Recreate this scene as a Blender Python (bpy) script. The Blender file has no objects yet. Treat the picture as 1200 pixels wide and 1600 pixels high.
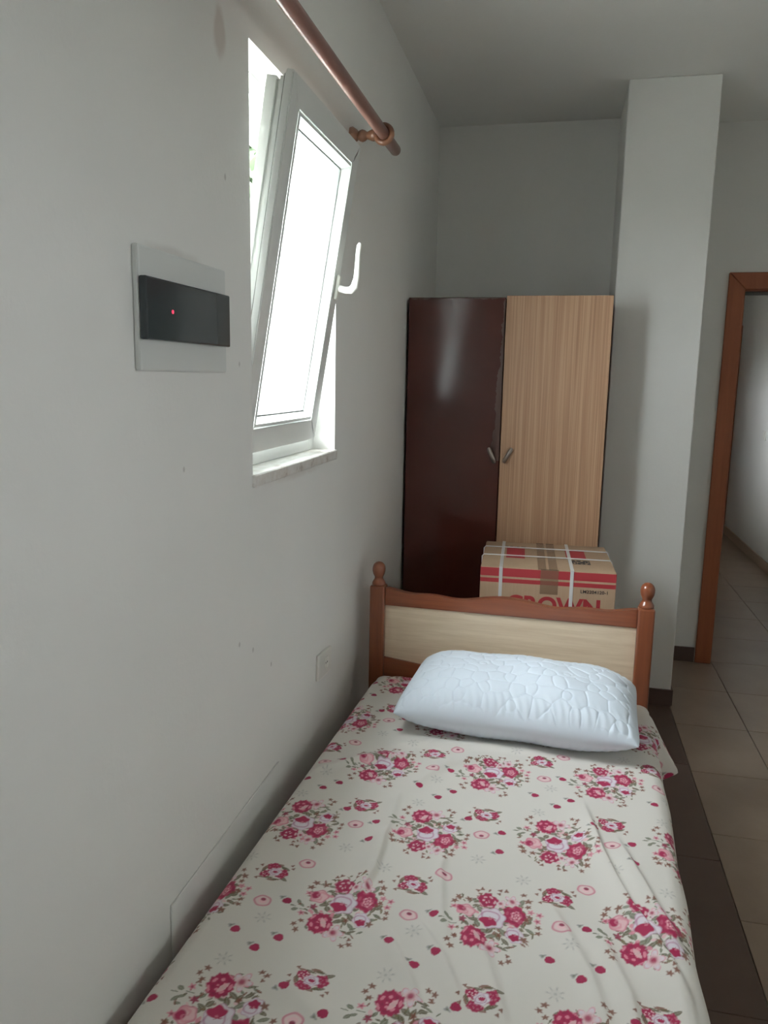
import bpy, bmesh, math, random
import numpy as np
from mathutils import Vector, Matrix

# ------------------------------------------------------------------ camera
scn = bpy.context.scene
C = scn.collection
FPX = 1224.0
cam_d = bpy.data.cameras.new('camera')
cam_d.sensor_fit = 'HORIZONTAL'
cam_d.sensor_width = 36.0
cam_d.lens = 36.0 * FPX / 1200.0
cam_d.clip_start = 0.02
cam = bpy.data.objects.new('camera', cam_d)
C.objects.link(cam)
CAM_H = 1.53
AX = Vector((0.97565852, 0.05491184, -0.21230908))     # world axes seen from the camera (x right, y down, z forward)
AY = Vector((0.21853151, -0.16271951, 0.96216752))
AZ = Vector((0.01828756, -0.98514316, -0.17075864))
right = Vector((AX[0], AY[0], AZ[0])); down = Vector((AX[1], AY[1], AZ[1])); fwd = Vector((AX[2], AY[2], AZ[2]))
m3 = Matrix((right, -down, -fwd)).transposed()
cam.matrix_world = Matrix.Translation((0, 0, CAM_H)) @ m3.to_4x4()
scn.camera = cam

# ------------------------------------------------------------------ sky, exposure
world = bpy.data.worlds.new('overcast_sky'); scn.world = world
world.use_nodes = True
bg = world.node_tree.nodes['Background']
bg.inputs['Color'].default_value = (0.92, 0.965, 1.0, 1)
bg.inputs['Strength'].default_value = 37.0
world.cycles.sampling_method = 'MANUAL'
world.cycles.sample_map_resolution = 64

def portal(name, loc, rot, sx, sy):
    l = bpy.data.lights.new(name, 'AREA'); l.shape = 'RECTANGLE'; l.size = sx; l.size_y = sy
    l.cycles.is_portal = True
    o = bpy.data.objects.new(name, l); o.location = loc; o.rotation_euler = rot; C.objects.link(o)
R90 = math.pi / 2
portal('window_portal', (-0.84, 2.03, 1.77), (0, -R90, 0), 0.95, 0.72)
portal('side_window_portal', (2.22, -0.15, 1.60), (0, R90, 0), 0.66, 0.66)
portal('hall_portal', (0.44, 6.5, 1.5), (0, -R90, 0), 0.60, 0.56)

vs = scn.view_settings
vs.view_transform = 'Standard'; vs.look = 'None'; vs.exposure = 0.10; vs.gamma = 1.0
vs.use_curve_mapping = False
scn.cycles.use_denoising = True
scn.cycles.max_bounces = 10
scn.cycles.diffuse_bounces = 7
scn.cycles.transparent_max_bounces = 12
scn.cycles.caustics_reflective = False
scn.cycles.caustics_refractive = False

# ------------------------------------------------------------------ helpers
def link(name, me, mat=None, parent=None, loc=None):
    o = bpy.data.objects.new(name, me); C.objects.link(o)
    if mat is not None and me is not None and not me.materials: me.materials.append(mat)
    if parent is not None: o.parent = parent
    if loc is not None: o.location = loc
    return o

def from_bm(name, bm, mat, parent=None, loc=None, smooth=False, angle=None):
    me = bpy.data.meshes.new(name)
    bmesh.ops.recalc_face_normals(bm, faces=bm.faces[:])
    if smooth:
        for f in bm.faces: f.smooth = True
        if angle is not None:
            for e in bm.edges:
                if len(e.link_faces) == 2 and e.calc_face_angle(0) > angle: e.smooth = False
    bm.to_mesh(me); bm.free()
    return link(name, me, mat, parent, loc)

def empty(name, loc=(0, 0, 0), rz=0.0, label=None, cat=None, group=None, kind=None):
    o = bpy.data.objects.new(name, None); C.objects.link(o)
    o.location = loc; o.rotation_euler = (0, 0, rz); o.empty_display_size = 0.05
    return tag(o, label, cat, group, kind)

def tag(o, label=None, cat=None, group=None, kind=None):
    if label: o['label'] = label
    if cat: o['category'] = cat
    if group: o['group'] = group
    if kind: o['kind'] = kind
    return o

def box(bm, lo, hi, bev=0.0, seg=1):
    vs_ = [bm.verts.new((x, y, z)) for x in (lo[0], hi[0]) for y in (lo[1], hi[1]) for z in (lo[2], hi[2])]
    idx = [(0, 1, 3, 2), (4, 6, 7, 5), (0, 4, 5, 1), (2, 3, 7, 6), (0, 2, 6, 4), (1, 5, 7, 3)]
    fs = [bm.faces.new([vs_[i] for i in q]) for q in idx]
    if bev > 0:
        es = list({e for f in fs for e in f.edges})
        bmesh.ops.bevel(bm, geom=es, offset=bev, segments=seg, affect='EDGES', profile=0.5)

def boxobj(name, lo, hi, mat, parent=None, bev=0.0, seg=1, loc=None):
    bm = bmesh.new(); box(bm, lo, hi, bev, seg)
    return from_bm(name, bm, mat, parent, loc)

def prism(bm, poly, a, b, axis):
    """poly: list of 2-D points; extruded from a to b along axis ('x','y','z')"""
    def P(p, t):
        if axis == 'x': return (t, p[0], p[1])
        if axis == 'y': return (p[0], t, p[1])
        return (p[0], p[1], t)
    A = [bm.verts.new(P(p, a)) for p in poly]; B = [bm.verts.new(P(p, b)) for p in poly]
    n = len(poly)
    bm.faces.new(A); bm.faces.new(B)
    for i in range(n):
        bm.faces.new((A[i], A[(i + 1) % n], B[(i + 1) % n], B[i]))

def lathe(bm, prof, n=24, origin=(0, 0, 0), axis='z'):
    rings = []
    ox, oy, oz = origin
    for r, h in prof:
        ring = []
        for k in range(n):
            a = 2 * math.pi * k / n; c, s = r * math.cos(a), r * math.sin(a)
            p = {'z': (ox + c, oy + s, oz + h), 'x': (ox + h, oy + c, oz + s), 'y': (ox + c, oy + h, oz + s)}[axis]
            ring.append(bm.verts.new(p))
        rings.append(ring)
    for a, b in zip(rings, rings[1:]):
        for k in range(n):
            bm.faces.new((a[k], a[(k + 1) % n], b[(k + 1) % n], b[k]))
    bm.faces.new(rings[0]); bm.faces.new(rings[-1])

def tube(bm, pts, rad, n=12, flat=1.0):
    """swept tube along pts with radius list"""
    pts = [Vector(p) for p in pts]
    rings = []
    ref = Vector((0, 1, 0))
    for i, p in enumerate(pts):
        t = (pts[min(i + 1, len(pts) - 1)] - pts[max(i - 1, 0)]).normalized()
        u = ref - t * ref.dot(t)
        if u.length < 1e-4: u = Vector((1, 0, 0)) - t * t.x
        u.normalize(); w = t.cross(u)
        r = rad[i] if isinstance(rad, (list, tuple)) else rad
        rings.append([bm.verts.new(p + u * (r * flat * math.cos(2 * math.pi * k / n)) + w * (r * math.sin(2 * math.pi * k / n))) for k in range(n)])
    for a, b in zip(rings, rings[1:]):
        for k in range(n):
            bm.faces.new((a[k], a[(k + 1) % n], b[(k + 1) % n], b[k]))
    bm.faces.new(rings[0]); bm.faces.new(rings[-1])

def ring_yz(bm, y0, y1, z0, z1, w, x0, x1):
    """rectangular ring (frame) in the y-z plane, from x0 to x1, member width w"""
    O = [(y0, z0), (y1, z0), (y1, z1), (y0, z1)]
    I = [(y0 + w, z0 + w), (y1 - w, z0 + w), (y1 - w, z1 - w), (y0 + w, z1 - w)]
    v = {}
    for k, x in enumerate((x0, x1)):
        for j, p in enumerate(O): v['O', k, j] = bm.verts.new((x, p[0], p[1]))
        for j, p in enumerate(I): v['I', k, j] = bm.verts.new((x, p[0], p[1]))
    for j in range(4):
        j2 = (j + 1) % 4
        for k in (0, 1):
            bm.faces.new((v['O', k, j], v['O', k, j2], v['I', k, j2], v['I', k, j]))
        bm.faces.new((v['O', 0, j], v['O', 0, j2], v['O', 1, j2], v['O', 1, j]))
        bm.faces.new((v['I', 0, j], v['I', 0, j2], v['I', 1, j2], v['I', 1, j]))

# ------------------------------------------------------------------ materials
class NT:
    def __init__(s, name):
        s.m = bpy.data.materials.new(name); s.m.use_nodes = True
        s.t = s.m.node_tree; s.b = s.t.nodes['Principled BSDF']; s.out = s.t.nodes['Material Output']
    def n(s, typ, **kw):
        nd = s.t.nodes.new(typ)
        for k, v in kw.items():
            if k.startswith('_'): setattr(nd, k[1:], v)
            else: nd.inputs[k.replace('__', ' ')].default_value = v
        return nd
    def l(s, a, b): s.t.links.new(a, b)
    def base(s, col=None, rough=0.5, **kw):
        if col is not None: s.b.inputs['Base Color'].default_value = (*col, 1)
        s.b.inputs['Roughness'].default_value = rough
        for k, v in kw.items(): s.b.inputs[k.replace('__', ' ')].default_value = v
        return s
    def coord(s, kind='Object', scale=None):
        tc = s.n('ShaderNodeTexCoord'); o = tc.outputs[kind]
        if scale:
            mp = s.n('ShaderNodeMapping'); mp.inputs['Scale'].default_value = scale
            s.l(o, mp.inputs['Vector']); o = mp.outputs[0]
        return o
    def noise(s, vec, scale, detail=4, rough=0.55):
        nd = s.n('ShaderNodeTexNoise', Scale=scale, Detail=detail, Roughness=rough)
        s.l(vec, nd.inputs['Vector']); return nd.outputs['Fac']
    def ramp(s, fac, stops):
        r = s.n('ShaderNodeValToRGB'); e = r.color_ramp.elements
        while len(e) < len(stops): e.new(0.5)
        for k, (p, c) in enumerate(stops): e[k].position = p; e[k].color = (*c, 1)
        s.l(fac, r.inputs['Fac']); return r.outputs['Color']
    def mix(s, fac, a, b, mode='MIX'):
        m = s.n('ShaderNodeMix', _data_type='RGBA', _blend_type=mode)
        for sock, v in ((m.inputs[0], fac), (m.inputs[6], a), (m.inputs[7], b)):
            if isinstance(v, (int, float)): sock.default_value = v
            elif isinstance(v, tuple): sock.default_value = (*v, 1)
            else: s.l(v, sock)
        return m.outputs[2]
    def math(s, op, a, b=None, c=None):
        m = s.n('ShaderNodeMath', _operation=op)
        for k, v in enumerate((a, b, c)):
            if v is None: continue
            if isinstance(v, (int, float)): m.inputs[k].default_value = v
            else: s.l(v, m.inputs[k])
        return m.outputs[0]
    def col(s, sock): s.l(sock, s.b.inputs['Base Color']); return s
    def rgh(s, sock): s.l(sock, s.b.inputs['Roughness']); return s
    def bump(s, h, strength=0.2, dist=0.01):
        b = s.n('ShaderNodeBump', Strength=strength, Distance=dist)
        s.l(h, b.inputs['Height']); s.l(b.outputs[0], s.b.inputs['Normal']); return s

def plain(name, col, rough=0.5, **kw): return NT(name).base(col, rough, **kw).m

def plaster(name, col, var=0.03, stains=False):
    t = NT(name).base(col, 0.85)
    v = t.coord('Object')
    f = t.noise(v, 1.3, 4)
    c = t.ramp(f, [(0.3, tuple(x * (1 - var) for x in col)), (0.7, tuple(min(1, x * (1 + var)) for x in col))])
    if stains:
        sp = t.n('ShaderNodeSeparateXYZ'); t.l(v, sp.inputs[0])
        wob = t.noise(v, 14.0, 3)
        def blob(y, z, ry, rz, soft, colr, amt, c):
            dy = t.math('DIVIDE', t.math('SUBTRACT', sp.outputs['Y'], y), ry)
            dz = t.math('DIVIDE', t.math('SUBTRACT', sp.outputs['Z'], z), rz)
            d = t.math('SQRT', t.math('ADD', t.math('MULTIPLY', dy, dy), t.math('MULTIPLY', dz, dz)))
            d = t.math('ADD', d, t.math('MULTIPLY', t.math('SUBTRACT', wob, 0.5), 0.9))
            k = t.n('ShaderNodeMapRange'); k.interpolation_type = 'SMOOTHSTEP'
            k.inputs['From Min'].default_value = 1.0; k.inputs['From Max'].default_value = 1.0 - soft
            t.l(d, k.inputs['Value'])
            return t.mix(t.math('MULTIPLY', k.outputs[0], amt), c, colr)
        c = blob(1.545, 2.185, 0.035, 0.06, 0.5, (0.50, 0.42, 0.37), 0.55, c)    # brown stain under the rod bracket
        c = blob(1.33, 1.735, 0.15, 0.018, 0.8, (0.55, 0.53, 0.50), 0.5, c)      # dust line above the fuse box
        c = blob(2.02, 1.27, 0.30, 0.02, 0.8, (0.60, 0.55, 0.50), 0.4, c)        # dirt below the window sill
        for y, z in ((1.56, 1.92), (1.60, 0.92), (1.68, 0.88), (1.80, 0.80), (1.35, 1.35), (1.62, 1.55)):
            c = blob(y, z, 0.006, 0.008, 0.6, (0.35, 0.33, 0.31), 0.5, c)        # small scuffs
    t.col(c)
    t.bump(t.noise(v, 60.0, 5, 0.6), 0.12, 0.006)
    return t.m

def wood(name, dark, light, rough, axis, scale=1.0, coat=0.0, stripes=18.0, contrast=(0.3, 0.7)):
    t = NT(name).base(light, rough)
    s = {'x': (0.06, 1, 1), 'y': (1, 0.06, 1), 'z': (1, 1, 0.06)}[axis]
    v = t.coord('Object', tuple(k * stripes * scale for k in s))
    f = t.noise(v, 2.0, 6, 0.65)
    c = t.ramp(f, [(contrast[0], dark), (contrast[1], light)])
    t.col(c); t.bump(f, 0.08, 0.002)
    t.b.inputs['Coat Weight'].default_value = coat; t.b.inputs['Coat Roughness'].default_value = 0.12
    return t.m

WALL = (0.79, 0.79, 0.762)
M = {}
M['wall'] = plaster('white_plaster', WALL)
M['wall_marked'] = plaster('white_plaster_with_marks', WALL, stains=True)
M['ceiling'] = plaster('ceiling_plaster', (0.78, 0.78, 0.748), 0.02)
M['grout'] = plain('tile_grout', (0.20, 0.16, 0.12), 0.9)
def tile_mat(name, a, b, rough):
    t = NT(name).base(a, rough)
    v = t.coord('Object'); oi = t.n('ShaderNodeObjectInfo')
    f = t.noise(v, 3.5, 6, 0.65); g = t.noise(v, 45, 3)
    c = t.ramp(f, [(0.3, a), (0.72, b)])
    k = t.math('ADD', t.math('MULTIPLY', oi.outputs['Random'], 0.10), 0.93)
    hs = t.n('ShaderNodeHueSaturation'); t.l(c, hs.inputs['Color']); t.l(k, hs.inputs['Value'])
    t.col(hs.outputs[0]); t.bump(g, 0.03, 0.002)
    return t.m
M['tile_light'] = tile_mat('beige_ceramic_tile', (0.27, 0.20, 0.148), (0.33, 0.25, 0.19), 0.32)
M['tile_dark'] = tile_mat('brown_ceramic_tile', (0.105, 0.062, 0.046), (0.135, 0.085, 0.063), 0.42)
M['skirt_dark'] = plain('brown_skirting_tile', (0.10, 0.058, 0.048), 0.45)
M['skirt_light'] = plain('beige_skirting_tile', (0.42, 0.32, 0.24), 0.35)
M['casing'] = wood('red_brown_door_wood', (0.30, 0.085, 0.032), (0.38, 0.115, 0.045), 0.45, 'z', coat=0.05)
M['bedwood'] = wood('cherry_bed_wood', (0.18, 0.050, 0.022), (0.29, 0.088, 0.036), 0.28, 'z', coat=0.5)
M['bedwood_h'] = wood('cherry_rail_wood', (0.20, 0.055, 0.024), (0.33, 0.098, 0.040), 0.28, 'x', coat=0.5)
M['pine'] = wood('pale_pine_panel', (0.68, 0.53, 0.37), (0.82, 0.68, 0.51), 0.35, 'x', scale=2.2, coat=0.2)
M['pvc'] = plain('white_window_plastic', (0.80, 0.82, 0.80), 0.25)
M['pvc_aged'] = plain('aged_handle_plastic', (0.78, 0.78, 0.72), 0.35)
M['gasket'] = plain('grey_rubber_gasket', (0.12, 0.13, 0.12), 0.7)
M['steel'] = plain('steel_screw', (0.35, 0.35, 0.34), 0.35, Metallic=0.9)
M['nickel'] = plain('dull_nickel', (0.34, 0.29, 0.25), 0.30, Metallic=0.85)
M['switch'] = plain('white_switch_plastic', (0.78, 0.77, 0.72), 0.35)
M['socket_dark'] = plain('socket_hole', (0.03, 0.03, 0.03), 0.6)
M['fusebox'] = plain('fuse_box_plastic', (0.66, 0.68, 0.66), 0.4)
M['smoke'] = plain('smoked_plastic', (0.040, 0.050, 0.054), 0.10)
t = NT('red_lamp'); t.base((0.8, 0.05, 0.1), 0.4)
t.b.inputs['Emission Color'].default_value = (1.0, 0.06, 0.16, 1); t.b.inputs['Emission Strength'].default_value = 0.7
M['led'] = t.m

# pane: lightly frosted thin glass
t = NT('frosted_glass')
tr = t.n('ShaderNodeBsdfTransparent'); tr.inputs['Color'].default_value = (0.970, 0.985, 0.985, 1)
tl = t.n('ShaderNodeBsdfTranslucent'); tl.inputs['Color'].default_value = (0.95, 0.97, 0.97, 1)
gl = t.n('ShaderNodeBsdfGlossy'); gl.inputs['Roughness'].default_value = 0.05
mx = t.n('ShaderNodeMixShader'); mx.inputs[0].default_value = 0.05
t.l(tr.outputs[0], mx.inputs[1]); t.l(tl.outputs[0], mx.inputs[2])
mx2 = t.n('ShaderNodeMixShader'); mx2.inputs[0].default_value = 0.05
t.l(mx.outputs[0], mx2.inputs[1]); t.l(gl.outputs[0], mx2.inputs[2])
t.l(mx2.outputs[0], t.out.inputs['Surface'])
M['pane'] = t.m
M['rod'] = wood('curtain_rod_wood', (0.20, 0.098, 0.078), (0.26, 0.135, 0.108), 0.35, 'y', coat=0.3)
M['bracket'] = wood('curtain_bracket_wood', (0.17, 0.075, 0.040), (0.22, 0.10, 0.055), 0.35, 'x', coat=0.3)

# marble sill with worn edge
t = NT('stone_sill').base((0.7, 0.69, 0.65), 0.4)
v = t.coord(); f = t.noise(v, 22, 5, 0.7)
t.col(t.ramp(f, [(0.30, (0.30, 0.24, 0.20)), (0.42, (0.66, 0.63, 0.58)), (0.6, (0.74, 0.73, 0.70))]))
M['sill'] = t.m

# ------------------------------------------------------------------ room shell
XL = -0.685           # inner face of left wall
CE = 2.803            # ceiling
YB = 4.285            # back of the wardrobe alcove
YD = 4.43             # wall with the door
PX0, PX1, PY = 0.212, 0.588, 3.758   # pier beside the wardrobe
XR, YR = 2.05, -2.05  # right wall, wall behind
WY0, WY1, WZ0, WZ1 = 1.690, 2.368, 1.300, 2.229   # window opening
HX = 1.722            # hall wall
HY = 8.55             # hall end
S = dict(kind='structure')

def struct(o): o['kind'] = 'structure'; return o
def wall_with_hole(name, mat, axis, t0, t1, a0, a1, z0, z1, h):
    """wall in the plane across axis, from t0 to t1 thick, spans a0..a1, z0..z1, hole h=(a,b,za,zb)"""
    bm = bmesh.new()
    def B(p, q, r, s_):
        if q - p < 1e-5 or s_ - r < 1e-5: return
        if axis == 'x': box(bm, (t0, p, r), (t1, q, s_))
        else: box(bm, (p, t0, r), (q, t1, s_))
    B(a0, h[0], z0, z1); B(h[1], a1, z0, z1); B(h[0], h[1], z0, h[2]); B(h[0], h[1], h[3], z1)
    return struct(from_bm(name, bm, mat))

wall_with_hole('wall_left', M['wall_marked'], 'x', XL - 0.145, XL, YR - 0.2, YD + 0.1, -0.05, CE + 0.1, (WY0, WY1, WZ0 - 0.03, WZ1))
struct(boxobj('wall_alcove', (XL, YB, 0), (PX0, YB + 0.16, CE), M['wall']))
struct(boxobj('wall_pier', (PX0, PY, 0), (PX1, YD + 0.15, CE), M['wall'], bev=0.004))
DX0, DX1, DZ = 0.885, 1.685, 2.000     # door opening
wall_with_hole('wall_back', M['wall'], 'y', YD, YD + 0.15, PX1 - 0.01, XR + 0.15, 0, CE, (DX0 - 0.02, DX1 + 0.02, 0, DZ + 0.02))
wall_with_hole('wall_right', M['wall'], 'x', XR, XR + 0.15, YR - 0.2, YD + 0.1, -0.05, CE + 0.1, (-0.45, 0.15, 1.30, 1.90))
struct(boxobj('wall_rear', (XL - 0.2, YR - 0.2, -0.05), (XR + 0.15, YR, CE + 0.1), M['wall']))
struct(boxobj('ceiling', (XL - 0.27, YR - 0.2, CE), (XR + 0.2, HY + 0.3, CE + 0.12), M['ceiling']))
wall_with_hole('wall_hall_left', M['wall'], 'x', 0.45, 0.58, YD + 0.15, HY + 0.15, 0, CE, (6.25, 6.75, 1.25, 1.75))
struct(boxobj('wall_hall_right', (HX, YD + 0.15, 0), (HX + 0.15, HY + 0.15, CE), M['wall']))
struct(boxobj('wall_hall_end', (0.58, HY, 0), (HX, HY + 0.15, CE), M['wall']))

# floor: screed with each tile laid on it
floor = struct(boxobj('floor', (XL - 0.2, YR - 0.2, -0.12), (XR + 0.2, HY + 0.3, -0.008), M['grout']))
_tiles = {}
def tile(x0, y0, x1, y1, mat):
    g = 0.0022
    w, d = round(x1 - x0 - g, 4), round(y1 - y0 - g, 4)
    if w < 0.02 or d < 0.02: return
    key = (w, d, mat.name)
    if key not in _tiles:
        bm = bmesh.new(); box(bm, (-w / 2, -d / 2, -0.009), (w / 2, d / 2, 0.0), 0.0012)
        me = bpy.data.meshes.new('tile'); bmesh.ops.recalc_face_normals(bm, faces=bm.faces[:]); bm.to_mesh(me); bm.free(); me.materials.append(mat)
        _tiles[key] = me
    o = bpy.data.objects.new('tile', _tiles[key]); C.objects.link(o); o.parent = floor
    o.location = ((x0 + x1) / 2, (y0 + y1) / 2, 0)
ys = [2.50 + 0.66 * k for k in range(-7, 4)]
for ya, yb in zip(ys, ys[1:]):
    yb = min(yb, YB)
    if ya >= yb: continue
    for xa, xb in ((0.138, 0.588), (-0.312, 0.138), (XL, -0.312)):
        if xb > PX0 + 0.01 and yb > PY: yb2 = PY
        else: yb2 = yb
        tile(xa, max(ya, YR), xb, yb2, M['tile_dark'])
yl = [4.46 + 0.45 * k for k in range(-15, 10)]
for ya, yb in zip(yl, yl[1:]):
    for xa, xb in ((0.588, 0.895), (0.895, 1.345), (1.345, 1.795), (1.795, XR)):
        if ya > YD - 0.02 and xa > 1.7: continue
        if ya > YD - 0.02: xb = min(xb, HX)
        if ya < YR: continue
        tile(xa, ya, xb, min(yb, HY), M['tile_light'])

# skirting boards
struct(boxobj('baseboard_pier', (PX0, PY - 0.012, 0), (PX1 + 0.004, PY, 0.082), M['skirt_dark'], bev=0.0015))
struct(boxobj('baseboard_pier_side', (PX1, PY, 0), (PX1 + 0.011, YD, 0.08), M['skirt_dark'], bev=0.0015))
struct(boxobj('baseboard_back', (PX1 + 0.011, YD - 0.011, 0), (0.797, YD, 0.082), M['skirt_dark'], bev=0.0015))
struct(boxobj('baseboard_left', (XL, YR, 0), (XL + 0.011, YB, 0.08), M['skirt_dark'], bev=0.0015))
struct(boxobj('baseboard_hall', (HX - 0.011, YD + 0.15, 0), (HX, HY, 0.085), M['skirt_light'], bev=0.0015))

# door frame in the back wall
door1 = empty('door_1', (DX0, YD, 0), kind='structure', label='red brown wooden door frame opening onto the tiled hall')
cw = 0.082
def casing_side(name, xa, xb, inner_left):
    bm = bmesh.new()
    poly = [(xa, 0.0), (xb, 0.0), (xb, DZ if inner_left else DZ + cw), (xa, DZ + cw if inner_left else DZ)]
    if not inner_left: poly = [(xa, 0.0), (xb, 0.0), (xb, DZ + cw), (xa, DZ)]
    prism(bm, poly, -0.018, 0.0, 'y')
    bmesh.ops.bevel(bm, geom=bm.edges[:], offset=0.003, segments=1, affect='EDGES')
    return from_bm(name, bm, M['casing'], door1)
casing_side('casing', -cw, -0.001, True)
casing_side('casing', DX1 - DX0 + 0.001, DX1 - DX0 + cw, False)
bm = bmesh.new(); W = DX1 - DX0
prism(bm, [(0.0, DZ), (W, DZ), (W + cw, DZ + cw), (-cw, DZ + cw)], -0.018, 0.0, 'y')
bmesh.ops.bevel(bm, geom=bm.edges[:], offset=0.003, segments=1, affect='EDGES')
from_bm('casing', bm, M['casing'], door1)
boxobj('jamb', (-0.018, 0.002, 0.0), (0.004, 0.16, DZ), M['casing'], door1, 0.002)
boxobj('jamb', (W - 0.004, 0.002, 0.0), (W + 0.018, 0.16, DZ), M['casing'], door1, 0.002)
boxobj('head_jamb', (0.004, 0.002, DZ - 0.006), (W - 0.004, 0.16, DZ + 0.018), M['casing'], door1, 0.002)
boxobj('door_stop', (0.004, 0.06, 0.0), (0.016, 0.10, DZ - 0.006), M['gasket'], door1, 0.001)
boxobj('door_stop', (0.016, 0.06, DZ - 0.02), (W - 0.016, 0.10, DZ - 0.006), M['gasket'], door1, 0.001)

# closed door at the far end of the hall
door2 = empty('door_2', (1.25, HY, 0), kind='structure', label='brown wooden door at the far end of the hall')
boxobj('casing', (0.39, -0.018, 0), (0.47, 0, 2.09), M['casing'], door2, 0.002)
boxobj('casing', (-0.47, -0.018, 0), (-0.39, 0, 2.09), M['casing'], door2, 0.002)
boxobj('casing', (-0.39, -0.018, 2.01), (0.39, 0, 2.09), M['casing'], door2, 0.002)
boxobj('door_leaf', (-0.388, -0.012, 0.005), (0.388, 0, 2.008), M['casing'], door2, 0.002)

# window behind the camera and unseen window added to light the hall (only let the daylight in)
def simple_window(name, label, axis, t, a0, a1, z0, z1):
    w = empty(name, (0, 0, 0), kind='structure', label=label)
    bm = bmesh.new(); ring_yz(bm, a0, a1, z0, z1, 0.05, t - 0.03, t + 0.03)
    box(bm, (t - 0.03, (a0 + a1) / 2 - 0.035, z0 + 0.05), (t + 0.03, (a0 + a1) / 2 + 0.035, z1 - 0.05))
    if axis == 'y':
        for v_ in bm.verts: v_.co = Vector((v_.co.y, v_.co.x, v_.co.z))
    from_bm('window_frame', bm, M['pvc'], w)
simple_window('window_2', 'white double window in the wall opposite the bed', 'x', XR + 0.08, -0.45, 0.15, 1.30, 1.90)
struct(boxobj('added_shade_slab', (XR + 0.15, -2.2, 2.2), (XR + 2.0, 2.2, 2.38), M['ceiling']))  # unseen slab added outside window_2 to block sky light low in the room
simple_window('added_hall_window', 'unseen white window added in the hall wall to light the hall', 'x', 0.50, 6.25, 6.75, 1.25, 1.75)  # added out of view to brighten the hall wall

# ------------------------------------------------------------------ tilted window in the left wall
win = empty('window_1', (XL, 0, 0), kind='structure', label='white plastic window tilted inwards at the top, above the bed')
FX0, FX1 = -0.135, -0.070          # fixed frame, relative to wall face
def yzpart(name, lo, hi, mat, parent, bev=0.002): return boxobj(name, lo, hi, mat, parent, bev)
fr = 0.045
yzpart('frame_jamb', (FX0, WY0, WZ0), (FX1, WY0 + fr, WZ1), M['pvc'], win)
yzpart('frame_jamb', (FX0, WY1 - fr, WZ0), (FX1, WY1, WZ1), M['pvc'], win)
hd = yzpart('frame_head', (FX0, WY0 + fr, WZ1 - 0.05), (FX1, WY1 - fr, WZ1), M['pvc'], win)
yzpart('frame_sill_bar', (FX0, WY0 + fr, WZ0), (FX1, WY1 - fr, WZ0 + 0.035), M['pvc'], win)
for y in (1.86, 1.94, 2.06, 2.2):
    bm = bmesh.new(); lathe(bm, [(0.0045, -0.002), (0.0045, 0.001), (0.002, 0.0015)], 10, (FX0 + 0.022, y, WZ1 - 0.0505), 'z')
    from_bm('screw', bm, M['steel'], hd)
bm = bmesh.new(); box(bm, (FX0 - 0.02, WY0 + fr, WZ1 - 0.105), (FX0 + 0.006, WY1 - fr, WZ1 - 0.05), 0.002)
from_bm('shutter_strip', bm, M['pvc'], win)
# stone sill with a slightly projecting worn edge
bm = bmesh.new(); box(bm, (-0.16, WY0 - 0.004, WZ0 - 0.03), (0.008, WY1 + 0.004, WZ0), 0.003)
from_bm('window_sill', bm, M['sill'], win)
# sash: local frame, hinge line at the bottom inner edge
SY0, SY1, SH, TH = 1.722, 2.302, 0.848, math.radians(9.3)
sash_x, sash_z = -0.731 - XL, 1.337
bm = bmesh.new()
ring_yz(bm, SY0, SY1, 0.0, SH, 0.064, -0.020, 0.0)
bmesh.ops.bevel(bm, geom=[e for e in bm.edges], offset=0.003, segments=2, affect='EDGES')
ring_yz(bm, SY0 + 0.012, SY1 - 0.012, 0.012, SH - 0.012, 0.052, -0.034, -0.0195)
ring_yz(bm, SY0 + 0.019, SY1 - 0.019, 0.019, SH - 0.019, 0.045, -0.044, -0.0345)
ring_yz(bm, SY0 + 0.013, SY1 - 0.013, 0.013, SH - 0.013, 0.051, -0.066, -0.0435)
sash = from_bm('sash', bm, M['pvc'], win, (sash_x, 0, sash_z))
sash.rotation_euler = (0, TH, 0)
sash['label'] = 'white sash leaning into the room'
bm = bmesh.new()                                            # sloping glazing bead
a, b, x0, x1 = 0.0645, 0.086, -0.001, -0.024
for (ia, xa), (ib, xb) in (((a, x0), (a + 0.008, x0 + 0.002)), ((a + 0.008, x0 + 0.002), (b - 0.004, x1 + 0.008)), ((b - 0.004, x1 + 0.008), (b, x1))):
    A = [bm.verts.new((xa, y, z)) for y, z in ((SY0 + ia, ia), (SY1 - ia, ia), (SY1 - ia, SH - ia), (SY0 + ia, SH - ia))]
    B = [bm.verts.new((xb, y, z)) for y, z in ((SY0 + ib, ib), (SY1 - ib, ib), (SY1 - ib, SH - ib), (SY0 + ib, SH - ib))]
    for j in range(4): bm.faces.new((A[j], A[(j + 1) % 4], B[(j + 1) % 4], B[j]))
from_bm('glazing_bead', bm, M['pvc'], sash)
bm = bmesh.new(); ring_yz(bm, SY0 + b - 0.002, SY1 - b + 0.002, b - 0.002, SH - b + 0.002, 0.004, -0.028, -0.022)
from_bm('seal', bm, M['gasket'], sash)
boxobj('pane', (-0.040, SY0 + b - 0.004, b - 0.004), (-0.027, SY1 - b + 0.004, SH - b + 0.004), M['pane'], sash)
bm = bmesh.new(); ring_yz(bm, SY0 + 0.0085, SY1 - 0.0085, 0.0085, SH - 0.0085, 0.005, -0.024, -0.0205)
from_bm('gasket', bm, M['gasket'], sash)
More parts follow.
